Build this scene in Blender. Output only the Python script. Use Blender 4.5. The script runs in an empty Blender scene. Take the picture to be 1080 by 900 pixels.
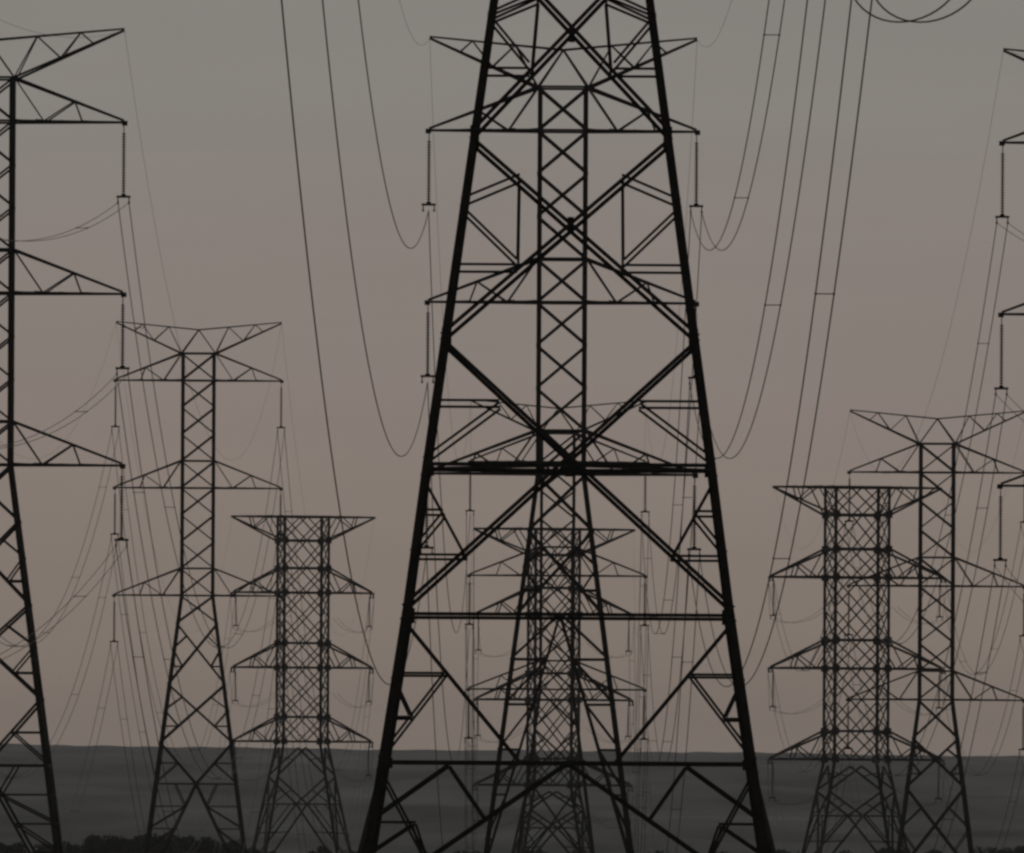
import bpy, math, random
from mathutils import Vector, Matrix

# ------------------------------------------------------------------ camera, sky, sun, exposure
S = bpy.context.scene
COL = S.collection
R = math.radians

FPX = 15000.0                     # focal length in photo pixels (photo is 1080 wide): a 500 mm lens
HX, HY = 590.0, 860.0             # where the level line of sight of the three lines meets the photo
ROLL = 0.006

cam_data = bpy.data.cameras.new('camera')
cam_data.sensor_width = 36.0
cam_data.lens = FPX / 1080.0 * 36.0
cam_data.shift_y = (HY - 450.0) / 1080.0
cam_data.clip_start = 1.0
cam_data.clip_end = 60000.0
cam = bpy.data.objects.new('camera', cam_data)
COL.objects.link(cam)
cam.location = (0, 0, 0)
cam.rotation_euler = (R(90), -ROLL, 0)
S.camera = cam

def lin(r, g, b):
    f = lambda v: (v / 255.0 / 12.92) if v <= 10.3 else ((v / 255.0 + 0.055) / 1.055) ** 2.4
    return (f(r), f(g), f(b), 1.0)

W = bpy.data.worlds.new('World')
S.world = W
W.use_nodes = True
nt = W.node_tree
nt.nodes.clear()
N = lambda t: nt.nodes.new(t)
L = nt.links.new
sky = N('ShaderNodeTexSky')
sky.sky_type = 'NISHITA'
sky.sun_disc = False
sky.sun_elevation = R(1.5)
sky.sun_rotation = R(0)
sky.air_density = 1.5
sky.dust_density = 4.0
tc = N('ShaderNodeTexCoord')
sep = N('ShaderNodeSeparateXYZ')
L(tc.outputs['Generated'], sep.inputs[0])
# thin dusk overcast: colour by elevation (world-anchored)
mr = N('ShaderNodeMapRange'); mr.inputs[1].default_value = 0.0; mr.inputs[2].default_value = 0.08
L(sep.outputs['Z'], mr.inputs[0])
# faint uneven veil so the overcast is not a perfect ramp
mp = N('ShaderNodeMapping'); mp.inputs['Scale'].default_value = (16, 16, 110)
L(tc.outputs['Generated'], mp.inputs[0])
nz = N('ShaderNodeTexNoise'); nz.inputs['Scale'].default_value = 1.0; nz.inputs['Detail'].default_value = 3.0
L(mp.outputs[0], nz.inputs[0])
mrn = N('ShaderNodeMapRange'); mrn.inputs[3].default_value = -0.07; mrn.inputs[4].default_value = 0.07
L(nz.outputs[0], mrn.inputs[0])
ad = N('ShaderNodeMath'); ad.operation = 'ADD'
L(mr.outputs[0], ad.inputs[0]); L(mrn.outputs[0], ad.inputs[1])
ramp = N('ShaderNodeValToRGB')
cr = ramp.color_ramp
SKY = [(0.00, (147, 133, 122)), (0.15, (143, 130, 120)), (0.30, (142, 131, 123)), (0.44, (140, 132, 126)),
       (0.54, (139, 133, 128)), (0.64, (137, 135, 130)), (1.0, (129, 131, 129))]
cr.elements[0].position, cr.elements[0].color = SKY[0][0], lin(*SKY[0][1])
cr.elements[1].position, cr.elements[1].color = SKY[-1][0], lin(*SKY[-1][1])
for p, c in SKY[1:-1]:
    e = cr.elements.new(p); e.color = lin(*c)
L(ad.outputs[0], ramp.inputs[0])
# the glow is in front (+Y, after sunset); the sky behind the camera and overhead is already dark
mry = N('ShaderNodeMapRange'); mry.interpolation_type = 'SMOOTHSTEP'
mry.inputs[1].default_value = -0.5; mry.inputs[2].default_value = 0.98
mry.inputs[3].default_value = 0.22; mry.inputs[4].default_value = 1.0
L(sep.outputs['Y'], mry.inputs[0])
mul = N('ShaderNodeVectorMath'); mul.operation = 'SCALE'
# thin cloud streaks, a little lighter and darker than the rest
mp2 = N('ShaderNodeMapping'); mp2.inputs['Scale'].default_value = (22, 22, 190)
mp2.inputs['Rotation'].default_value = (0, R(4), 0)
L(tc.outputs['Generated'], mp2.inputs[0])
nz2 = N('ShaderNodeTexNoise'); nz2.inputs['Scale'].default_value = 1.0; nz2.inputs['Detail'].default_value = 6.0
L(mp2.outputs[0], nz2.inputs[0])
mr2 = N('ShaderNodeMapRange'); mr2.inputs[1].default_value = 0.3; mr2.inputs[2].default_value = 0.7
mr2.inputs[3].default_value = 0.972; mr2.inputs[4].default_value = 1.028
L(nz2.outputs[0], mr2.inputs[0])
mm = N('ShaderNodeMath'); mm.operation = 'MULTIPLY'
L(mry.outputs[0], mm.inputs[0]); L(mr2.outputs[0], mm.inputs[1])
L(ramp.outputs[0], mul.inputs[0]); L(mm.outputs[0], mul.inputs['Scale'])
bg1 = N('ShaderNodeBackground'); bg1.inputs['Strength'].default_value = 1.0
L(mul.outputs[0], bg1.inputs['Color'])
bg2 = N('ShaderNodeBackground'); bg2.inputs['Strength'].default_value = 0.05
L(sky.outputs[0], bg2.inputs['Color'])
mixs = N('ShaderNodeMixShader'); mixs.inputs[0].default_value = 0.04
L(bg1.outputs[0], mixs.inputs[1]); L(bg2.outputs[0], mixs.inputs[2])
wo = N('ShaderNodeOutputWorld')
L(mixs.outputs[0], wo.inputs['Surface'])

sun_data = bpy.data.lights.new('sun', 'SUN')
sun_data.energy = 0.05
sun_data.angle = R(10)
sun_data.color = (1.0, 0.86, 0.74)
sun = bpy.data.objects.new('sun', sun_data)
COL.objects.link(sun)
sun.location = (0, 9000, 400)
sun.rotation_euler = (R(-88.5), 0, 0)      # from beyond the hill, just above the skyline

S.view_settings.view_transform = 'Standard'
S.view_settings.look = 'None'
S.view_settings.gamma = 1.0
S.view_settings.exposure = 0.0
S.view_settings.use_curve_mapping = False
S.render.engine = 'CYCLES'
S.cycles.filter_width = 2.7
S.cycles.max_bounces = 6
S.cycles.volume_bounces = 2

# ------------------------------------------------------------------ materials
def material(name, c1, c2, scale=3.0, rough=0.7, metal=0.0, bump=0.0, detail=5.0, stretch=(1, 1, 1)):
    m = bpy.data.materials.new(name)
    m.use_nodes = True
    t = m.node_tree
    b = t.nodes['Principled BSDF']
    b.inputs['Roughness'].default_value = rough
    b.inputs['Metallic'].default_value = metal
    co = t.nodes.new('ShaderNodeTexCoord')
    mpn = t.nodes.new('ShaderNodeMapping'); mpn.inputs['Scale'].default_value = stretch
    t.links.new(co.outputs['Object'], mpn.inputs[0])
    n = t.nodes.new('ShaderNodeTexNoise')
    n.inputs['Scale'].default_value = scale; n.inputs['Detail'].default_value = detail
    t.links.new(mpn.outputs[0], n.inputs[0])
    r = t.nodes.new('ShaderNodeValToRGB')
    r.color_ramp.elements[0].position = 0.35; r.color_ramp.elements[0].color = (*c1, 1)
    r.color_ramp.elements[1].position = 0.68; r.color_ramp.elements[1].color = (*c2, 1)
    t.links.new(n.outputs[0], r.inputs[0])
    t.links.new(r.outputs[0], b.inputs['Base Color'])
    if bump:
        bp = t.nodes.new('ShaderNodeBump'); bp.inputs['Strength'].default_value = bump
        t.links.new(n.outputs[0], bp.inputs['Height']); t.links.new(bp.outputs[0], b.inputs['Normal'])
    return m

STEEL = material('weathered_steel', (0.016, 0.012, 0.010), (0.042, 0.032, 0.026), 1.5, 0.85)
CONC = material('concrete', (0.22, 0.21, 0.19), (0.36, 0.34, 0.31), 4.0, 0.9, bump=0.2)
WIRE = material('aluminium_wire', (0.09, 0.088, 0.085), (0.14, 0.137, 0.13), 2.0, 0.7)
PORC = material('brown_insulator', (0.085, 0.062, 0.050), (0.13, 0.095, 0.075), 6.0, 0.55)
LEAF = material('dark_leaves', (0.012, 0.013, 0.008), (0.032, 0.032, 0.020), 0.6, 0.9)
BARK = material('bark', (0.05, 0.04, 0.03), (0.10, 0.08, 0.06), 5.0, 0.95)
GRASS = material('dry_grassland', (0.035, 0.032, 0.022), (0.08, 0.07, 0.045), 0.03, 0.95, detail=8, bump=0.3)
HILLM = material('hill_scrub', (0.024, 0.023, 0.024), (0.27, 0.25, 0.262), 0.014, 0.95, detail=10, stretch=(1, 0.10, 1))

# ------------------------------------------------------------------ mesh helpers
class MB:
    def __init__(self):
        self.v, self.f = [], []
        self.k = 0
    def ngon_bar(self, p, q, pts, d1, d2):
        b = len(self.v); n = len(pts)
        for e in (p, q):
            for (a, c) in pts:
                self.v.append(e + d1 * a + d2 * c)
        for i in range(n):
            j = (i + 1) % n
            self.f.append((b + i, b + j, b + n + j, b + n + i))
        self.f.append(tuple(b + i for i in reversed(range(n))))
        self.f.append(tuple(b + n + i for i in range(n)))
    def angle(self, p, q, w, inward, corner=None):
        """rolled steel angle from p to q: one flange in the face plane, one pointing inward.
        With corner=(d1, d2) it is a leg: p-q is its outer edge."""
        p, q = Vector(p), Vector(q)
        a = (q - p)
        if a.length < 1e-4: return
        a.normalize()
        t = max(0.014, w * 0.12)
        if corner:
            d1 = Vector(corner[0]); d2 = Vector(corner[1])
            d1 = (d1 - a * d1.dot(a)).normalized()
            d2 = (d2 - a * d2.dot(a)); d2 = (d2 - d1 * d2.dot(d1)).normalized()
            off = 0.0; o2 = 0.0
        else:
            n = Vector(inward)
            n = (n - a * n.dot(a)).normalized()
            d1 = a.cross(n).normalized(); d2 = n
            if d1.z > 0: d1 = -d1          # inward flange along the upper edge
            off = -w * 0.5
            self.k += 1
            o2 = 0.004 * (self.k % 9) + 0.003
        P = [(0, 0), (w, 0), (w, t), (t, t), (t, w), (0, w)]
        self.ngon_bar(p, q, [(x + off, y + o2) for x, y in P], d1, d2)
    def tube(self, pts, r, n=6):
        b = len(self.v)
        m = len(pts)
        for i, p in enumerate(pts):
            a = (Vector(pts[min(i + 1, m - 1)]) - Vector(pts[max(i - 1, 0)])).normalized()
            ref = Vector((0, 0, 1)) if abs(a.z) < 0.9 else Vector((1, 0, 0))
            u = a.cross(ref).normalized(); w = u.cross(a)
            rr = r[i] if isinstance(r, (list, tuple)) else r
            for k in range(n):
                t = 2 * math.pi * k / n
                self.v.append(Vector(p) + (u * math.cos(t) + w * math.sin(t)) * rr)
        for i in range(m - 1):
            for k in range(n):
                k2 = (k + 1) % n
                self.f.append((b + i * n + k, b + i * n + k2, b + (i + 1) * n + k2, b + (i + 1) * n + k))
        self.f.append(tuple(b + k for k in reversed(range(n))))
        self.f.append(tuple(b + (m - 1) * n + k for k in range(n)))
    def box(self, c, d, rot=None):
        c = Vector(c); b = len(self.v)
        for z in (-1, 1):
            for y in (-1, 1):
                for x in (-1, 1):
                    o = Vector((x * d[0] / 2, y * d[1] / 2, z * d[2] / 2))
                    if rot: o = rot @ o
                    self.v.append(c + o)
        for q in ((0, 2, 3, 1), (4, 5, 7, 6), (0, 1, 5, 4), (2, 6, 7, 3), (0, 4, 6, 2), (1, 3, 7, 5)):
            self.f.append(tuple(b + i for i in q))
    def build(self, name, mat, parent=None, smooth=False):
        me = bpy.data.meshes.new(name)
        me.from_pydata([tuple(v) for v in self.v], [], self.f)
        me.materials.append(mat)
        if smooth:
            for p in me.polygons: p.use_smooth = True
        me.update()
        o = bpy.data.objects.new(name, me)
        COL.objects.link(o)
        if parent: o.parent = parent
        return o

def empty(name, loc, rz=0.0):
    o = bpy.data.objects.new(name, None)
    COL.objects.link(o)
    o.location = loc; o.rotation_euler = (0, 0, rz)
    o.empty_display_size = 0.5
    return o

def tag(o, label=None, cat=None, group=None, kind=None):
    if label: o['label'] = label
    if cat: o['category'] = cat
    if group: o['group'] = group
    if kind: o['kind'] = kind
    return o

def copy_tree(o, parent=None):
    c = o.copy(); COL.objects.link(c); c.parent = parent
    for ch in [x for x in bpy.data.objects if x.parent == o]:
        copy_tree(ch, c)
    return c

def ground_z(y):
    return -1.6 - 0.00313 * y

def unroll(px, py):
    dx, dy = px - HX, py - HY
    return dx + ROLL * dy, dy - ROLL * dx          # offsets from the vanishing point, level

# ------------------------------------------------------------------ ground, hill
def hill_crest(x):
    return 36.4 - 0.005 * x + 0.25 * math.sin(x / 61.0) + 0.2 * math.sin(x / 23.0 + 1.3)

def sheet(name, xs, ys, fz, mat):
    mb = MB()
    nx = len(xs)
    for y in ys:
        for x in xs:
            mb.v.append(Vector((x, y, fz(x, y))))
    for j in range(len(ys) - 1):
        for i in range(nx - 1):
            mb.f.append((j * nx + i, j * nx + i + 1, (j + 1) * nx + i + 1, (j + 1) * nx + i))
    return mb.build(name, mat, smooth=True)

rnd = random.Random(4)
gx = [-4000, -2500, -1500, -900] + list(range(-600, 601, 12)) + [900, 1500, 2500, 4000]
gy = [-400, -100, 0, 60, 120] + list(range(150, 2500, 30)) + [2700, 3000, 3300]
def gz(x, y):
    d = max(0, y - 2500) / 800.0
    return ground_z(y) + (0.22 * math.sin(x / 17.0 + y / 43.0) + 0.15 * math.sin(x / 7.3 - y / 29.0)) * min(1, max(0, (y - 120) / 200)) - 9 * d * d
tag(sheet('ground', gx, gy, gz, GRASS), 'dark dry grassland falling away under the pylons', kind='structure')

hx = [-5000, -3000, -1800, -1000] + [i * 4 for i in range(-150, 151)] + [1000, 1800, 3000, 5000]
hy = [2600, 2800, 2900] + [3000 + i * 60 for i in range(81)] + [7830 + i * 10 for i in range(18)] + [8050, 8100, 8200, 8500, 9000, 10000]
def hz(x, y):
    if y < 3000:
        return -14.0 + 6.0 * (y - 2600) / 400.0
    if y <= 8000:
        t = (y - 3000) / 5000.0
        n = 0.22 * math.sin(x / 9.0 + y * 0.7) + 0.2 * math.sin(x / 4.1 + y * 1.9)
        fold = 1.6 * math.sin(x / 47.0 + y / 260.0) + 0.9 * math.sin(x / 19.0 - y / 170.0 + 2.0)     # shallow gullies down the slope
        return -8.0 + (hill_crest(x) + 8.0) * (0.9 * t + 0.1 * t * t) + n + fold * math.sin(t * math.pi)
    return hill_crest(x) - (y - 8000) * 0.02 + 0.25 * math.sin(x / 6.0 + y)
tag(sheet('hill', hx, hy, hz, HILLM), 'long flat-topped hill ridge fading grey in the dusk haze', kind='structure')

# ------------------------------------------------------------------ pylons
class Tower:
    pass

def face_pt(hw, k, u, z):
    h = hw(z)
    x, y = u * h, -h
    for _ in range(k):
        x, y = -y, x
    return Vector((x, y * getattr(hw, 'dep', 1.0), z))

INW = [Vector((0, 1, 0)), Vector((-1, 0, 0)), Vector((0, -1, 0)), Vector((1, 0, 0))]

def make_hw(prof):
    def hw(z):
        if z <= prof[0][0]:
            (z0, h0), (z1, h1) = prof[0], prof[1]
        elif z >= prof[-1][0]:
            return prof[-1][1]
        else:
            for (z0, h0), (z1, h1) in zip(prof, prof[1:]):
                if z0 <= z <= z1: break
        return h0 + (h1 - h0) * (z - z0) / (z1 - z0)
    return hw

def new_tower(name_xy, s, rz, label, group=None):
    """name_xy: photo pixel of the tower axis at the horizon height (level), s: px per metre"""
    T = Tower()
    T.s = s
    T.D = FPX / s
    T.zg = ground_z(T.D)
    # HX is 50 px right of the lens axis
    T.X = (name_xy + (HX - 540.0)) / s
    T.root = empty('transmission_pylon', (T.X, T.D, T.zg), rz)
    tag(T.root, label, 'pylon', group or 'lattice power line pylons')
    T.rz = rz
    T.M = Matrix.Translation((T.X, T.D, T.zg)) @ Matrix.Rotation(rz, 4, 'Z')
    T.tips = {}
    T.horns = {}
    return T

def legs(T, hw, zs, w, wlow=None, zlow=0):
    for sx in (-1, 1):
        for sy in (-1, 1):
            mb = MB()
            for a, b in zip(zs, zs[1:]):
                dp = getattr(hw, 'dep', 1.0)
                mb.angle((sx * hw(a), sy * hw(a) * dp, a), (sx * hw(b), sy * hw(b) * dp, b), wlow if wlow and b <= zlow + .01 else w, None,
                         corner=((-sx, 0, 0), (0, -sy, 0)))
            lg = mb.build('leg', STEEL, T.root)
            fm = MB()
            h = hw(0)
            fm.box((sx * h, sy * h * getattr(hw, 'dep', 1.0), -0.05), (1.1, 1.1, 0.7))
            fm.build('footing', CONC, lg)
            T.legs.append(lg)

def panels(T, hw, pats, wmain, wsec, name='cross_brace', ks=(0, 1, 2, 3)):
    """pats: list of (main, secondary); each a list of (u1,z1,u2,z2). Built on all four faces."""
    for k in ks:
        for main, sec in pats:
            mb = MB()
            for (u1, z1, u2, z2) in main:
                mb.angle(face_pt(hw, k, u1, z1), face_pt(hw, k, u2, z2), wmain, INW[k])
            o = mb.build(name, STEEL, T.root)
            if sec:
                for sg in (-1, 1):
                    sb = MB()
                    for (u1, z1, u2, z2) in sec:
                        if (u1 + u2) * sg > 0:
                            sb.angle(face_pt(hw, k, u1, z1), face_pt(hw, k, u2, z2), wsec, INW[k])
                    sb.build('secondary_brace', STEEL, o)

def horizontals(T, hw, zs, w, name='horizontal_beam'):
    for k in range(4):
        for z in zs:
            mb = MB()
            mb.angle(face_pt(hw, k, -1, z), face_pt(hw, k, 1, z), w, INW[k])
            mb.build(name, STEEL, T.root)

def xz(hw, za, zb):
    """height at which the diagonals of a panel from za (lower) to zb cross"""
    a, b = hw(za), hw(zb)
    return za + (zb - za) * a / (a + b)

def xpanel(za, zb):
    return [(-1, za, 1, zb), (1, za, -1, zb)]

def crossarm(T, side, z, rise, half, hb, ht, w, up=1, tag_tip='crossarm', brace=True, nz=3):
    """Tapering lattice arm. z: level of the flat chord, rise: height of the sloping chord's root above (or below) it."""
    tip = Vector((side * half, 0, z))
    zr = z + rise
    mb, sb = MB(), MB()
    low = [Vector((side * hb, sy * hb, z)) for sy in (-1, 1)]
    top = [Vector((side * ht, sy * ht, zr)) for sy in (-1, 1)]
    tl = [Vector((side * half, sy * 0.12, z)) for sy in (-1, 1)]
    tt = [Vector((side * half, sy * 0.12, z + 0.12 * (1 if rise > 0 else -1))) for sy in (-1, 1)]
    for i in (0, 1):
        inw = Vector((0, 1 if i == 0 else -1, 0))
        mb.angle(low[i], tl[i], w, inw)
        mb.angle(top[i], tt[i], w, inw)
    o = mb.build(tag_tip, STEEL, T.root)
    # zigzag lacing on the two sides and under the arm
    fr = [0.0, 0.2, 0.42, 0.62, 0.8]
    for i in (0, 1):
        inw = Vector((0, 1 if i == 0 else -1, 0))
        P = lambda f: low[i].lerp(tl[i], f)
        Q = lambda f: top[i].lerp(tt[i], f)
        seq = [(Q(0), P(0.27)), (P(0.27), Q(0.55)), (Q(0.55), P(0.62))]
        if nz > 3: seq += [(P(0.62), Q(0.78))]
        for a, b in seq:
            sb.angle(a, b, w * 0.6, inw)
    for f0, f1 in zip(fr, fr[1:]):
        sb.angle(low[0].lerp(tl[0], f0), low[1].lerp(tl[1], f1), w * 0.6, Vector((0, 0, 1)))
    if brace: sb.build('arm_lacing', STEEL, o)
    pm = MB(); pm.box(tip + Vector((side * 0.05, 0, -0.05)), (0.35, 0.3, 0.3))
    pm.build('tip_plate', STEEL, o)
    return tip

def horned_top(T, hw, zt, half, rise, peak, w):
    """V-shaped ground wire horns with the small ridge over the body"""
    h = hw(zt)
    pk = MB()
    for sy in (-1, 1):
        for sx in (-1, 1):
            pk.angle((sx * h, sy * h, zt), (0, sy * h * 0.35, zt + peak), w * 0.75, (0, -sy, 0))
    pk.build('peak', STEEL, T.root)
    for sx in (-1, 1):
        tip = Vector((sx * half, 0, zt + rise))
        mb, sb = MB(), MB()
        for sy in (-1, 1):
            a = Vector((sx * h, sy * h, zt)); b = Vector((sx * half, sy * 0.12, zt + rise))
            c = Vector((0, sy * h * 0.35, zt + peak)); d = b + Vector((0, 0, 0.1))
            mb.angle(a, b, w, (0, -sy, 0))
            mb.angle(c, d, w * 0.7, (0, -sy, 0))
            U = lambda f: c.lerp(d, f)
            V = lambda f: a.lerp(b, f)
            for p, q in ((V(0.0), U(0.36)), (U(0.36), V(0.42)), (V(0.42), U(0.68)), (U(0.68), V(0.72))):
                sb.angle(p, q, w * 0.55, (0, -sy, 0))
        o = mb.build('ground_wire_horn', STEEL, T.root)
        sb.build('horn_lacing', STEEL, o)
        T.horns[sx] = T.M @ tip

LEVEL = {0: 'lower', 1: 'middle', 2: 'upper'}
SIDE = {-1: 'left', 1: 'right'}

def slim_tower(cx, s, waist_y, half, nodes, label, nick, base='cross', spacing=10.9, hw0=1.6, flare=0.131, rz=0.0, ly=None):
    """Three-armed suspension pylon. waist_y: photo y of the lowest crossarm (at the axis)."""
    ax, ay = unroll(cx, ly if ly else waist_y)
    T = new_tower(ax, s, rz, label)
    T.nick = nick; T.legs = []
    zw = (HY - (waist_y - ROLL * (cx - HX))) / s - T.zg       # height of the lowest arm over the ground
    hw = make_hw([(0, hw0 + flare * zw), (zw, hw0), (zw + 60, hw0)])
    zt = zw + 2 * spacing + 2.75
    legs(T, hw, [-0.2, zw, zt], 0.30)
    # upper body: nine X panels, all faces
    n = 9
    pats = []
    for i in range(n):
        a, b = zw + (zt - zw) * i / n, zw + (zt - zw) * (i + 1) / n
        pats.append((xpanel(a, b), []))
    merged = [([m for p in pats[i:i + 3] for m in p[0]], []) for i in (0, 3, 6)]
    panels(T, hw, merged, 0.13, 0.08, name='body_lattice')
    hz_ = []
    for lv in range(3):
        hz_ += [zw + lv * spacing, zw + lv * spacing + 2.75]
    horizontals(T, hw, hz_, 0.14)
    # below the waist
    lv = [zw] + [zw - d for d in nodes]
    pl = []
    for b, a in zip(lv, lv[1:]):
        sec = []
        if b - a > 4.5:
            c = xz(hw, a, b)
            for sg in (-1, 1):
                um = sg * 1.0
                # middle of each half diagonal out to the leg
                zl, zu = (a + c) / 2, (b + c) / 2
                ul = sg * (hw(a) * 0.5) / hw(zl); uu = sg * (hw(b) * 0.5) / hw(zu)
                sec += [(um, c, ul, zl), (um, c, uu, zu), (ul, zl, um, zl)]
        pl.append((xpanel(a, b), sec))
    a0 = lv[-1]
    if base == 'cross':
        # half X down to a beam, then an inverted V to the feet
        c = a0 - 4.2
        m = [(-1, a0, 0, c), (1, a0, 0, c)]
        sec = []
        for sg in (-1, 1):
            zm = (a0 + c) / 2; um = sg * 0.5 * hw(a0) / hw(zm)
            sec += [(um, zm, sg, zm), (um, zm, sg, c)]
        pl.append((m, sec))
        horizontals(T, hw, [c], 0.16)
        top = c
        T.hor = c
    elif base == 'tall':
        horizontals(T, hw, [a0], 0.16)
        top = a0
    if base in ('cross', 'tall'):
        ue = 0.8 if base == 'cross' else 1.0
        m = [(0, top, -ue, 0.0), (0, top, ue, 0.0)]
        sec = []
        nn = 3 if base == 'cross' else 5
        for sg in (-1, 1):
            prev = None
            for i in range(1, nn + 1):
                z = top * (1 - i / (nn + 1.0))
                uv = sg * ue * (1 - z / top) * hw(0) / hw(z)
                sec.append((uv, z, sg, z))
                if prev: sec.append((prev[0], prev[1], sg, z))
                else: sec.append((sg * 0.02, top, sg, z) if base == 'tall' else (sg * 0.5, top, uv, z))
                prev = (uv, z)
        pl.append((m, sec))
    else:
        pl.append((xpanel(0.0, a0), [q for sg in (-1, 1) for q in
                  ((sg, a0 * 0.55, sg * 0.5, a0 * 0.3), (sg, a0 * 0.55, sg * 0.42, a0 * 0.78))]))
    panels(T, hw, pl, 0.17, 0.115)
    for lvl in range(3):
        z = zw + lvl * spacing
        for sx in (-1, 1):
            tip = crossarm(T, sx, z, 2.75, half, hw(z), hw(z + 2.75), 0.15)
            T.tips[(lvl, sx)] = T.M @ tip
    horned_top(T, hw, zt, half, 3.1, 2.4, 0.15)
    T.strain = False
    return T

def wide_tower(cx, s, top_y, arm_ys, waist_y, half_top, half, hwm, flare_y, rz, label, nick):
    """Flat-topped strain pylon with a broad body. All y are photo pixels on the axis."""
    ax, _ = unroll(cx, waist_y)
    T = new_tower(ax, s, rz, label)
    T.nick = nick; T.legs = []
    Z = lambda y: (HY - (y - ROLL * (cx - HX))) / s - T.zg
    zt, zw = Z(top_y), Z(flare_y)
    foot = hwm + 0.19 * zw
    hw = make_hw([(0, foot), (zw, hwm), (zt + 1, hwm)])
    legs(T, hw, [-0.2, zw, zt], 0.36)
    arm_z = [Z(y) for y in arm_ys]              # upper, middle, lower
    lev = [zt, zt - 3.4]
    for z in arm_z: lev += [z + 3.5, z]
    # split long gaps into square panels
    pan = []
    for b, a in zip(lev, lev[1:]):
        m = max(1, round((b - a) / 3.6))
        for i in range(m):
            pan.append((b - (b - a) * i / m, b - (b - a) * (i + 1) / m))
    third = max(1, (len(pan) + 2) // 3)
    for g in range(0, len(pan), third):
        main = [q for b, a in pan[g:g + third] for q in xpanel(a, b)]
        sec = [q for b, a in pan[g:g + third] for q in ((-1, (a + b) / 2, 0, b), (1, (a + b) / 2, 0, b), (-1, (a + b) / 2, 0, a), (1, (a + b) / 2, 0, a))]
        panels(T, hw, [(main, sec)], 0.14, 0.07, name='body_lattice', ks=(1, 3))
        half_x = [q for b, a in pan[g:g + third] for q in ((-1, a, 0, b), (0, a, -1, b), (0, a, 1, b), (1, a, 0, b))]
        panels(T, hw, [(half_x, [])], 0.17, 0.1, name='body_lattice', ks=(0, 2))
    horizontals(T, hw, lev, 0.28)
    for z in lev[1:]:
        for sx in (-1, 1):
            for sy in (-1, 1):
                m = MB(); h = hw(z) - 0.25
                m.box((sx * h, sy * (hw(z) + 0.03), z), (0.95, 0.02, 0.8))
                m.build('gusset_plate', STEEL, T.root)
    z1, z2 = zw * 0.74, zw * 0.52
    pl = [([(0, zw - 0.6, -1, z1), (0, zw - 0.6, 1, z1)], [(-0.45, (zw + z1) / 2, -1, (zw + z1) / 2 + 0.5), (0.45, (zw + z1) / 2, 1, (zw + z1) / 2 + 0.5)]),
          ([(-1, z1, 0, z2), (1, z1, 0, z2), (0, z2, -1, 0), (0, z2, 1, 0)],
           [q for sg in (-1, 1) for q in ((sg * 0.5, z2, sg, z2 * 0.55), (sg * 0.45, z2 * 0.58, sg, z2 * 0.55), (sg * 0.5, (z1 + z2) / 2, sg, z2))])]
    panels(T, hw, pl, 0.26, 0.14)
    horizontals(T, hw, [z2], 0.2)
    for sx in (-1, 1):
        tip = crossarm(T, sx, zt, -3.4, half_top, hw(zt), hw(zt - 3.4), 0.25, tag_tip='top_bar')
        T.horns[sx] = T.M @ tip
        for i, z in enumerate(arm_z):
            tip = crossarm(T, sx, z, 3.5, half, hw(z), hw(z + 3.5), 0.27)
            T.tips[(2 - i, sx)] = T.M @ tip
    T.strain = True
    return T

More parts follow.
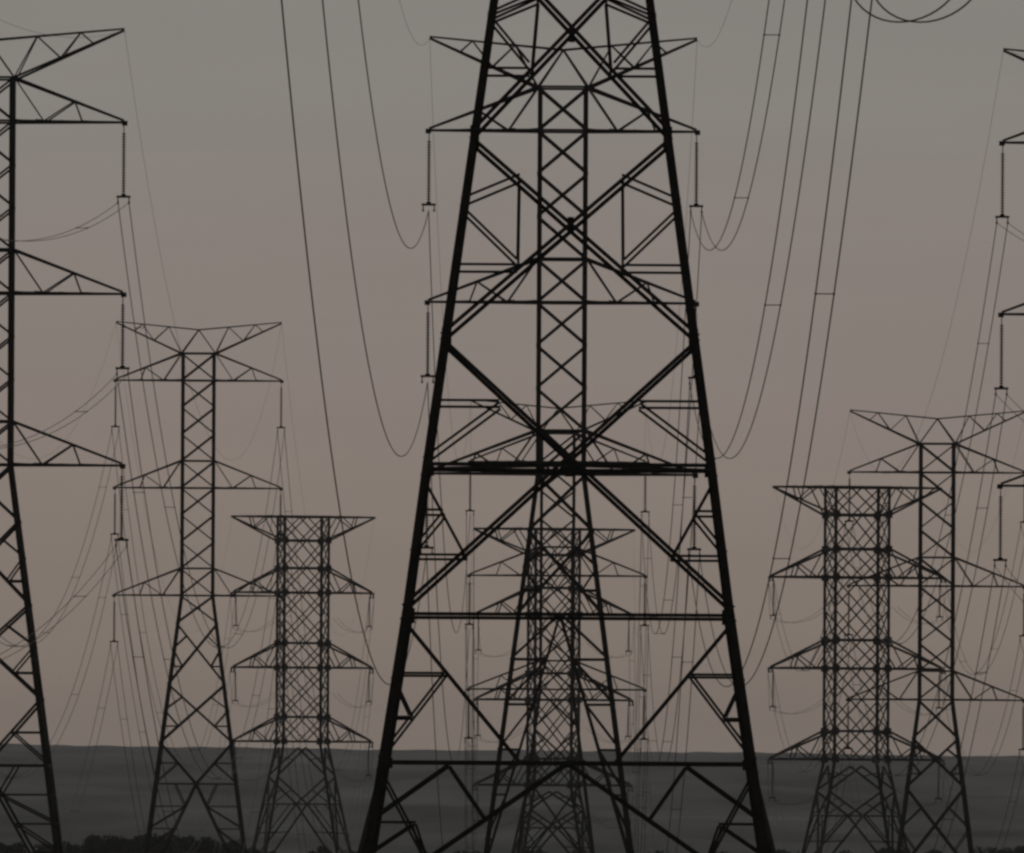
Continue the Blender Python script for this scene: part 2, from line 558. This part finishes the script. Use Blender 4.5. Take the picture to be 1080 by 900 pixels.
def near_tower():
    """the huge strain pylon in the foreground, measured member by member"""
    s = 32.0
    ax, _ = unroll(601.5, 300)
    T = new_tower(ax, s, -0.0045, 'huge dark lattice pylon nearest the camera, its tapering legs filling the centre of the photo')
    T.nick = 'huge foreground pylon'; T.legs = []
    Z = lambda y: (HY - y) / s - T.zg
    # half widths of the body read at several heights (front face)
    hw = make_hw([(0, 232 / s), (Z(900), 212 / s), (Z(640), 172.5 / s), (Z(490), 153 / s), (Z(0), 85.5 / s), (Z(-132), 66 / s), (Z(-132) + 60, 66 / s)])
    hw.dep = 0.85
    arm_z = [31.2 - T.zg, 46.6 - T.zg, 61.2 - T.zg]
    zt = arm_z[2] + 4.0
    legs(T, hw, [-0.2, Z(900), Z(640), Z(490), Z(0), Z(-132), zt], 0.22, 0.27, Z(640))
    C0 = 601.5
    def q(x1, y1, x2, y2):
        """member given by photo pixels on the left half of the front face, mirrored to the right"""
        r = []
        for sg in (1, -1):
            u1 = -(x1 - C0) / (hw(Z(y1)) * s) * -1; u2 = -(x2 - C0) / (hw(Z(y2)) * s) * -1
            r.append((sg * u1, Z(y1), sg * u2, Z(y2)))
        return r
    def leg_x(y): return C0 - hw(Z(y)) * s
    def Q(*ms):
        out = []
        for m in ms: out += q(*m)
        return out
    lx = leg_x
    pl = []
    # panel 0 and the one above it
    pl.append((xpanel(Z(144), Z(-50)), Q((lx(18), 18, 566, -6), (566, 0, 560, 74), (lx(18), 18, 557, 70), (557, 76, lx(76), 76), (566, 0, lx(22), 22))))
    # panel 1
    pl.append((xpanel(Z(357), Z(148)), Q((lx(214), 214, 548, 188), (547, 193, 546, 278), (lx(220), 220, 545, 277), (545, 283, lx(283), 283))))
    # panel 2 with the great double beam through its crossing
    pl.append((xpanel(Z(642), Z(360)), Q((lx(426), 426, 528, 426), (528, 428, lx(487), 487), (lx(503), 503, 493, 588), (493, 588, lx(588), 588),
                                          (470, 541, lx(541), 541), (470, 543, lx(584), 584))))
    # panel 3
    pl.append((Q((lx(654), 654, 551, 804)), Q((472, 712, lx(712), 712), (472, 712, lx(800), 800), (437, 758, lx(758), 758), (lx(716), 716, 436, 756))))
    # panel 4: inverted V down to the feet
    pl.append((Q((600, 806, lx(968), 968)), Q((476, 808, lx(866), 866), (476, 808, 516, 866), (lx(868), 868, 440, 868), (lx(812), 812, 457, 914), (440, 870, lx(905), 905), (440, 870, 452, 906))))
    for k in range(4):
        for main, sec in pl:
            os_ = []
            for i, (u1, z1, u2, z2) in enumerate(main):
                mb = MB(); mb.k = 3 * i
                mb.angle(face_pt(hw, k, u1, z1), face_pt(hw, k, u2, z2), 0.13, INW[k])
                os_.append(mb.build('diagonal_brace', STEEL, T.root))
            for i, (u1, z1, u2, z2) in enumerate(sec):
                sb = MB(); sb.k = i
                sb.angle(face_pt(hw, k, u1, z1), face_pt(hw, k, u2, z2), 0.085, INW[k])
                sb.build('secondary_brace', STEEL, os_[i % 2])
    horizontals(T, hw, [Z(493)], 0.13)
    horizontals(T, hw, [Z(650), Z(805)], 0.115)
    # plan bracing inside the great beam level
    h = hw(Z(493))
    pb = MB()
    for (a, b) in (((-h, 0), (0, -h)), ((0, -h), (h, 0)), ((h, 0), (0, h)), ((0, h), (-h, 0))):
        pb.angle((a[0], a[1], Z(493)), (b[0], b[1], Z(493)), 0.09, (0, 0, -1))
    pb.build('plan_brace', STEEL, T.root)
    # upper body, above the frame
    zs = [Z(-52)]
    while zs[-1] < zt - 1: zs.append(min(zt, zs[-1] + 4.6))
    panels(T, hw, [(xpanel(a, b), []) for a, b in zip(zs, zs[1:])], 0.18, 0.1, name='body_lattice')
    horizontals(T, hw, arm_z + [zt], 0.2)
    half = 10.0
    for lvl, z in enumerate(arm_z):
        for sx in (-1, 1):
            T.tips[(lvl, sx)] = T.M @ crossarm(T, sx, z, 3.6, half, hw(z), hw(z + 3.6), 0.22)
    horned_top(T, hw, zt, half, 3.1, 2.4, 0.2)
    # gusset plates on the leg and crossing nodes of the front and back faces
    for k in (0, 2):
        for (u, y, dx, dz) in ((0, 236, .2, .2), (0, 495, .3, .28), (0, 37, .2, .2), (0, 806, .45, .2)):
            m = MB(); p = face_pt(hw, k, u, Z(y)); m.box(p - INW[k] * 0.03, (dx, 0.02, dz)); m.build('gusset_plate', STEEL, T.root)
        for y, dz in ((145, .5), (358, .5), (493, .4), (648, .5), (805, .35)):
            for sg in (-1, 1):
                m = MB(); p = face_pt(hw, k, sg * 0.965, Z(y)); m.box(p - INW[k] * 0.03, (0.26, 0.02, dz)); m.build('gusset_plate', STEEL, T.root)
    T.strain = True
    T.zt = zt
    return T

K = near_tower()
A = slim_tower(-15, 16.6, 490, 8.65, [3.6, 8.9, 14.9], 'tall lattice pylon cut in half by the left edge of the photo', 'pylon cut by the left edge', 'cross', hw0=1.72)
C = slim_tower(591.5, 16.6, 500, 8.5, [3.6, 8.9], 'slim three-armed pylon framed inside the huge foreground pylon, upper arms poking out', 'slim pylon framed by the foreground pylon', 'tall')
D = slim_tower(1199, 16.6, 513, 8.65, [3.6, 8.9, 14.9], 'pylon beyond the right edge of the photo, only the tips of its left arms showing', 'pylon at the right edge', 'cross')
B = slim_tower(208, 10.4, 628, 8.4, [2.8, 9.0, 14.9], 'slim pylon with V-shaped horned top seen whole against the sky, second from the left edge', 'horned pylon second from left', 'cross', hw0=1.72)
E = slim_tower(987, 11.0, 738, 8.4, [3.7, 8.4], 'slim horned pylon on the right whose lattice stands in front of the wide flat-topped one', 'horned pylon on the right', 'x', hw0=1.72)
G = slim_tower(587, 11.0, 727, 8.4, [3.7, 8.4], 'fainter slim pylon with low arms, seen through the foreground pylon behind another slim one', 'faint pylon behind the framed one', 'x', hw0=1.7)
F = wide_tower(318.5, 7.4, 545, (625, 704, 782), 782, 10.2, 10.0, 3.35, 784, R(10), 'wide flat-topped pylon just left of the foreground pylon, its legs flaring low down', 'flat-topped pylon on the left')
I = wide_tower(902.5, 8.57, 514, (609, 705, 801), 801, 10.4, 10.8, 3.5, 803, R(10), 'wide flat-topped pylon just right of the foreground pylon, partly behind a slim horned one', 'flat-topped pylon on the right')
J = wide_tower(583, 8.0, 558, (648, 738, 828), 828, 10.6, 10.4, 3.1, 830, R(9), 'distant wide-bodied pylon low down behind two slim ones inside the foreground pylon', 'wide pylon inside the foreground pylon')

for T, nm in ((A, 'left edge pylon'), (B, 'horned left pylon'), (C, 'slim framed pylon'), (D, 'right edge pylon'), (E, 'horned right pylon'),
              (F, 'flat-topped left pylon'), (I, 'flat-topped right pylon'), (G, 'faint middle pylon'), (J, 'wide middle pylon'), (K, 'huge foreground pylon')):
    T.short = nm

# ------------------------------------------------------------------ insulators
def shed_string(length, r=0.14, n=None):
    """stack of bell-shaped sheds along -Z from 0 to -length"""
    mb = MB()
    n = n or max(8, int(length / 0.17))
    pts, rs = [], []
    for i in range(n):
        z0 = -length * i / n; dz = length / n
        for f, rr in ((0.0, 0.045), (0.25, 0.06), (0.4, r), (0.62, r * 0.95), (0.7, 0.05)):
            pts.append(Vector((0, 0, z0 - dz * f))); rs.append(rr)
    pts.append(Vector((0, 0, -length))); rs.append(0.045)
    mb.tube(pts, rs, 8)
    return mb

def make_suspension():
    r = empty('insulator_string', (0, 0, 0))
    tag(r, 'hanging insulator string', 'insulator', 'hanging insulator strings')
    m = MB(); m.tube([(0, 0, 0.0), (0, 0, -0.6)], 0.035); m.build('hanger', STEEL, r)
    o = shed_string(4.0).build('disc_stack', PORC, r, True); o.location = (0, 0, -0.55)
    m = MB(); m.box((0, 0, -4.62), (0.9, 0.06, 0.14)); m.box((0, 0, -4.55), (0.3, 0.05, 0.16)); m.build('yoke_plate', STEEL, r)
    for sx in (-1, 1):
        m = MB(); m.box((sx * 0.35, 0, -4.82), (0.07, 0.09, 0.34)); m.box((sx * 0.35, 0, -5.0), (0.12, 0.5, 0.12)); m.build('clamp', STEEL, r)
    return r

def make_strain(length=4.4):
    """strain string lying along +Y from its tip at the origin"""
    r = empty('strain_insulator', (0, 0, 0))
    tag(r, 'strain insulator', 'insulator', 'strain insulator strings')
    rot = Matrix.Rotation(R(90), 4, 'X')
    m = MB(); m.tube([(0, 0, 0), (0, 0.4, 0)], 0.04); m.build('hanger', STEEL, r)
    for sx in (-1, 1):
        o = shed_string(length - 0.8, 0.13).build('disc_stack', PORC, r, True)
        o.rotation_euler = (R(90), 0, 0); o.location = (sx * 0.22, 0.4, 0)
    for y in (0.38, length - 0.36):
        m = MB(); m.box((0, y, 0), (0.75, 0.14, 0.06)); m.build('yoke_plate', STEEL, r)
    for sx in (-1, 1):
        m = MB(); m.tube([(sx * 0.35, length - 0.3, 0), (sx * 0.35, length + 0.2, 0)], 0.05); m.build('dead_end_clamp', STEEL, r)
    return r

SUS = make_suspension(); SUS_USED = [False]
STR = make_strain(); STR_USED = [False]
def place_suspension(p, label, scale=1.0):
    o = SUS if not SUS_USED[0] else copy_tree(SUS)
    SUS_USED[0] = True
    o.location = p; o['label'] = label
    return o
def place_strain(p, d, label):
    o = STR if not STR_USED[0] else copy_tree(STR)
    STR_USED[0] = True
    o.location = p; o['label'] = label
    d = Vector(d).normalized()
    o.rotation_mode = 'XYZ'
    yaw = math.atan2(-d.x, d.y); pitch = math.asin(d.z)
    o.rotation_euler = (pitch, 0, yaw)
    return o

def offset_pair(d):
    h = Vector((d[0], d[1], 0)).normalized()
    return Vector((h.y, -h.x, 0)) * 0.35

# ------------------------------------------------------------------ conductors
SAGC = 3.45e-4
def curve(p0, p1, c, n=64):
    Lh = (Vector((p1.x, p1.y, 0)) - Vector((p0.x, p0.y, 0))).length
    sag = c * Lh * Lh
    out = []
    for i in range(n + 1):
        t = i / n
        p = p0.lerp(p1, t); p.z -= sag * t * (1 - t)
        out.append(p)
    return out

def twin(p0, p1, label, c=SAGC, single=False, r=0.028, spacers=None):
    d = p1 - p0
    side = offset_pair(d)
    if side.x < 0: side = -side
    root = empty('power_line', p0)
    tag(root, label, 'cable', 'power line conductors')
    base = [p - p0 for p in curve(p0, p1, c)]
    if single:
        m = MB(); m.tube(base, r * 1.05); m.build('conductor', WIRE, root, True)
        return root
    for sg in (-1, 1):
        m = MB(); m.tube([p + side * sg for p in base], r); m.build('conductor', WIRE, root, True)
    Lh = d.length
    fr = spacers or [(i + 0.5) / max(3, round(Lh / 75)) for i in range(max(3, round(Lh / 75)))]
    for f in fr:
        x = f * (len(base) - 1); i = int(x); p = base[i].lerp(base[min(i + 1, len(base) - 1)], x - i)
        m = MB(); m.tube([p - side * 1.05, p + side * 1.05], 0.024)
        for sg in (-1, 1): m.box(p + side * sg, (0.08, 0.2, 0.08))
        m.build('spacer', STEEL, root)
    return root

def earth(p0, p1, label, c=SAGC * 0.8):
    m = MB(); m.tube([p - p0 for p in curve(p0, p1, c)], 0.010)
    o = m.build('earth_wire', WIRE, None, True); o.location = p0
    tag(o, label, 'cable', 'thin earth wires between pylon tops')

SUSL = 5.0
for T in (A, B, C, D, E, G):
    for (lvl, sx), tip in T.tips.items():
        place_suspension(tip + Vector((0, 0, -0.1)), f'insulator string under the {LEVEL[lvl]} {SIDE[sx]} arm of the {T.nick}')

def low_end(T, lvl, sx):
    return T.tips[(lvl, sx)] + Vector((0, 0, -0.1 - SUSL))

def strain_end(T, lvl, sx, toward, c=SAGC, label_dir='far'):
    """place a strain string on T toward the point, return the point where the conductor starts"""
    tip = T.tips[(lvl, sx)]
    h = Vector((toward.x - tip.x, toward.y - tip.y, 0)); Lh = h.length; h.normalize()
    slope = (toward.z - tip.z) / Lh - c * Lh
    d = Vector((h.x, h.y, slope)).normalized()
    st = tip + h * 0.2
    place_strain(st, d, f'{label_dir} strain insulators of the {LEVEL[lvl]} {SIDE[sx]} arm of the {T.nick}')
    return st + d * 4.6

def at_heights(p0, p1, ys):
    """fractions along the span where the photo shows its spacers"""
    pts = curve(p0, p1, SAGC, 400)
    row = [HY - FPX * p.z / p.y + ROLL * (FPX * p.x / p.y) for p in pts]
    out = []
    for y in ys:
        k = next((i for i in range(len(row) - 1) if row[i] <= y <= row[i + 1]), None)
        if k is not None: out.append(k / 400.0)
    return out or [0.4]

HGT = {0: 'lowest', 1: 'middle', 2: 'topmost'}
# centre line: foreground pylon -> framed pylon -> fainter pylon -> wide pylon
for lvl in range(3):
    for sx in (-1, 1):
        e = low_end(C, lvl, sx)
        far = strain_end(K, lvl, sx, e)
        twin(far, e, (f'{HGT[lvl]} {"single" if sx < 0 else "twin"} wire sweeping down from the {"top left" if sx < 0 else "top right"} to the slim framed pylon'),
             single=(sx < 0), spacers=at_heights(far, e, {2: [40, 210, 281], 1: [-60, 322], 0: [-40, 313, 590]}[lvl]))
        # jumper loop under the arm to the near side string, the line turns to the right here
        tip = K.tips[(lvl, sx)]
        nd = Vector((0.62 if sx > 0 else 0.25, -0.78, -0.12)).normalized()
        place_strain(tip + nd * 0.2, nd, f'near strain insulators of the {LEVEL[lvl]} {SIDE[sx]} arm of the {K.nick}')
        near = tip + nd * 4.8
        root = empty('jumper_loop', tip)
        tag(root, f'dark jumper wires looping under the {LEVEL[lvl]} {SIDE[sx]} arm of the {K.nick}', 'cable', 'jumper loops on strain pylons')
        dep = 5.65 if sx > 0 else 2.6
        for j in (0, 1):
            off = Vector((-0.35 + 0.7 * j, 0, 0))
            P0 = far + off; P3 = near + off
            wd = 2.6 if sx > 0 else 0.6
            P1 = P0 + Vector((-wd, -1.0, -dep)); P2 = P3 + Vector((wd * 0.9, 1.0, -dep))
            pts = []
            for i in range(33):
                t = i / 32; u = 1 - t
                pts.append(P0 * u ** 3 + P1 * 3 * u * u * t + P2 * 3 * u * t * t + P3 * t ** 3 - tip)
            m = MB(); m.tube(pts, 0.03); m.build('conductor', WIRE, root, True)
        e2 = low_end(G, lvl, sx)
        twin(e, e2, f'{HGT[lvl]} {SIDE[sx]} wires from the slim framed pylon to the fainter one behind it', single=(sx < 0))
    
SKIP = 55.0
def virtual(dx, lvl, sx):
    """conductor end of the neighbouring line's own foreground pylon, outside the frame"""
    p = K.tips[(lvl, sx)].copy()
    return p + Vector((dx, 5.0, -1.0))

for T, N2, dx, nm in ((A, B, -SKIP, 'left'), (D, E, SKIP, 'right')):
    for lvl in range(3):
        for sx in (-1, 1):
            e = low_end(T, lvl, sx)
            twin(virtual(dx, lvl, sx), e, f'{HGT[lvl]} {SIDE[sx]} wires entering at the {nm} edge towards the {T.short}', r=0.02)
            twin(e, low_end(N2, lvl, sx), f'{HGT[lvl]} {SIDE[sx]} wires from the {T.short} to the {N2.short}')

# last spans, dead-ended on the flat-topped strain pylons with a post string and jumper
for N2, T in ((B, F), (E, I), (G, J)):
    for lvl in range(3):
        for sx in (-1, 1):
            s0 = low_end(N2, lvl, sx)
            end = strain_end(T, lvl, sx, s0, label_dir='near')
            twin(s0, end, f'{HGT[lvl]} {SIDE[sx]} wires from the {N2.short} to the {T.short}')
            tip = T.tips[(lvl, sx)]
            q = tip + Vector((-sx * 0.35, 0.1, -0.15))
            place_suspension(q, f'insulator string under the {LEVEL[lvl]} {SIDE[sx]} arm of the {T.nick}')
            b = q + Vector((0, 0, -SUSL))
            root = empty('jumper_loop', tip)
            tag(root, f'slack jumper under the {LEVEL[lvl]} {SIDE[sx]} arm of the {T.nick}', 'cable', 'jumper loops on strain pylons')
            tgt = T.M @ Vector((sx * 4.2, -3.0, (T.M.inverted() @ tip).z - 3.6))
            for j in (-1, 1):
                of = Vector((0.35 * j, 0, 0))
                pts = []
                for i in range(13):
                    t = i / 12; p = (end + of).lerp(b + of, t); p.z -= 2.0 * t * (1 - t); pts.append(p - tip)
                for i in range(1, 13):
                    t = i / 12; p = (b + of).lerp(tgt + of, t); p.z -= 4.5 * t * (1 - t); pts.append(p - tip)
                m = MB(); m.tube(pts, 0.022); m.build('conductor', WIRE, root, True)

# earth wires
for sx in (-1, 1):
    earth(K.horns[sx], C.horns[sx], f'thin {SIDE[sx]} earth wire dropping from the top edge to the slim framed pylon horn')
    earth(C.horns[sx], G.horns[sx], f'thin {SIDE[sx]} earth wire from the slim framed pylon to the fainter one behind')
    earth(G.horns[sx], J.horns[sx], f'thin {SIDE[sx]} earth wire from the fainter pylon to the wide one behind it')
    for T, N2, N3, dx, nm in ((A, B, F, -SKIP, 'left'), (D, E, I, SKIP, 'right')):
        earth(K.horns[sx] + Vector((dx, 0, 0)), T.horns[sx], f'thin {SIDE[sx]} earth wire entering at the {nm} edge towards the {T.short}')
        earth(T.horns[sx], N2.horns[sx], f'thin {SIDE[sx]} earth wire from the {T.short} to the {N2.short}')
        earth(N2.horns[sx], N3.horns[sx], f'thin {SIDE[sx]} earth wire from the {N2.short} to the {N3.short}')

# ------------------------------------------------------------------ bushes along the bottom
def bush(px, D, top_y, width_px, label, group, seed):
    rn = random.Random(seed)
    s = FPX / D
    x = (px - 540) / s
    zg = ground_z(D)
    Ht = max(1.2, (HY - (top_y - ROLL * (px - HX))) / s - zg)
    Wd = width_px / s / 2
    root = empty('bush', (x, D, zg)); tag(root, label, 'bush', group)
    st, lf = MB(), MB()
    lobes = []
    for i in range(9):
        a = rn.uniform(0, 2 * math.pi); rr = Wd * rn.uniform(0.05, 0.72)
        c = Vector((math.cos(a) * rr, math.sin(a) * rr, Ht * rn.uniform(0.35, 0.78)))
        lobes.append((c, Vector((Wd * rn.uniform(0.28, 0.5), Wd * rn.uniform(0.28, 0.5), Ht * rn.uniform(0.16, 0.3)))))
        st.tube([(rn.uniform(-.2, .2), rn.uniform(-.2, .2), -0.2), c * 0.5 + Vector((0, 0, 0.2)), c], [0.09, 0.06, 0.03], 5)
    for c, e in lobes:
        for _ in range(170):
            while True:
                d = Vector((rn.uniform(-1, 1), rn.uniform(-1, 1), rn.uniform(-1, 1)))
                if 0.2 < d.length < 1.0: break
            p = c + Vector((d.x * e.x, d.y * e.y, d.z * e.z))
            if p.z < 0.1: continue
            sz = rn.uniform(0.12, 0.30) * (0.6 + Ht / 9)
            u = Vector((rn.gauss(0, 1), rn.gauss(0, 1), rn.gauss(0, 1))).normalized()
            v = u.cross(Vector((rn.gauss(0, 1), rn.gauss(0, 1), rn.gauss(0, 1)))).normalized()
            b = len(lf.v)
            lf.v += [p - u * sz, p + v * sz * 0.55, p + u * sz, p - v * sz * 0.55]
            lf.f.append((b, b + 1, b + 2, b + 3))
    st.build('stem', BARK, root)
    lf.build('foliage', LEAF, root)

TALL = [(14, 1950, 885, 46), (48, 2030, 888, 40), (86, 2010, 886, 44), (112, 1980, 876, 56), (140, 2060, 880, 46), (166, 1990, 879, 50), (192, 2040, 880, 44),
        (218, 1970, 881, 42), (238, 2050, 883, 40), (256, 2010, 887, 36), (124, 2090, 879, 44), (178, 2090, 880, 50), (204, 2085, 881, 46), (66, 2090, 887, 40)]
for i, (px, Dd, ty, wp) in enumerate(TALL):
    bush(px, Dd, ty, wp, 'dark bush in the low scrub row along the bottom left, between the pylon feet', 'bushes in the bottom left scrub', 100 + i)
LOW = [(262, 2100, 893, 40), (300, 2140, 897, 46), (340, 2090, 890, 34), (372, 2120, 895, 40), (440, 2110, 897, 50), (500, 2150, 896, 46), (560, 2090, 894, 50), (620, 2130, 895, 46),
       (690, 2100, 897, 50), (760, 2140, 896, 46), (830, 2090, 895, 50), (890, 2130, 896, 44), (945, 2060, 889, 44), (985, 2110, 893, 40), (1040, 2090, 893, 50), (1074, 2120, 891, 40)]
for i, (px, Dd, ty, wp) in enumerate(LOW):
    bush(px, Dd, ty, wp, 'low dark bush just showing along the bottom edge, right of the scrub row', 'low bushes along the bottom edge', 200 + i)

# ------------------------------------------------------------------ haze
hm = bpy.data.materials.new('dusk_haze')
hm.use_nodes = True
ht = hm.node_tree
ht.nodes.clear()
hv = ht.nodes.new('ShaderNodeVolumePrincipled')
hv.inputs['Color'].default_value = (0.96, 0.92, 0.95, 1)
hv.inputs['Density'].default_value = 5.6e-5
hv.inputs['Anisotropy'].default_value = 0.3
ho = ht.nodes.new('ShaderNodeOutputMaterial')
ht.links.new(hv.outputs[0], ho.inputs['Volume'])
hb = MB()
hb.box((0, 4900, 22.5), (12000, 11600, 105))
haze = hb.build('haze', hm)
tag(haze, 'thin grey dusk haze in the air between the pylons and the hill', kind='stuff')
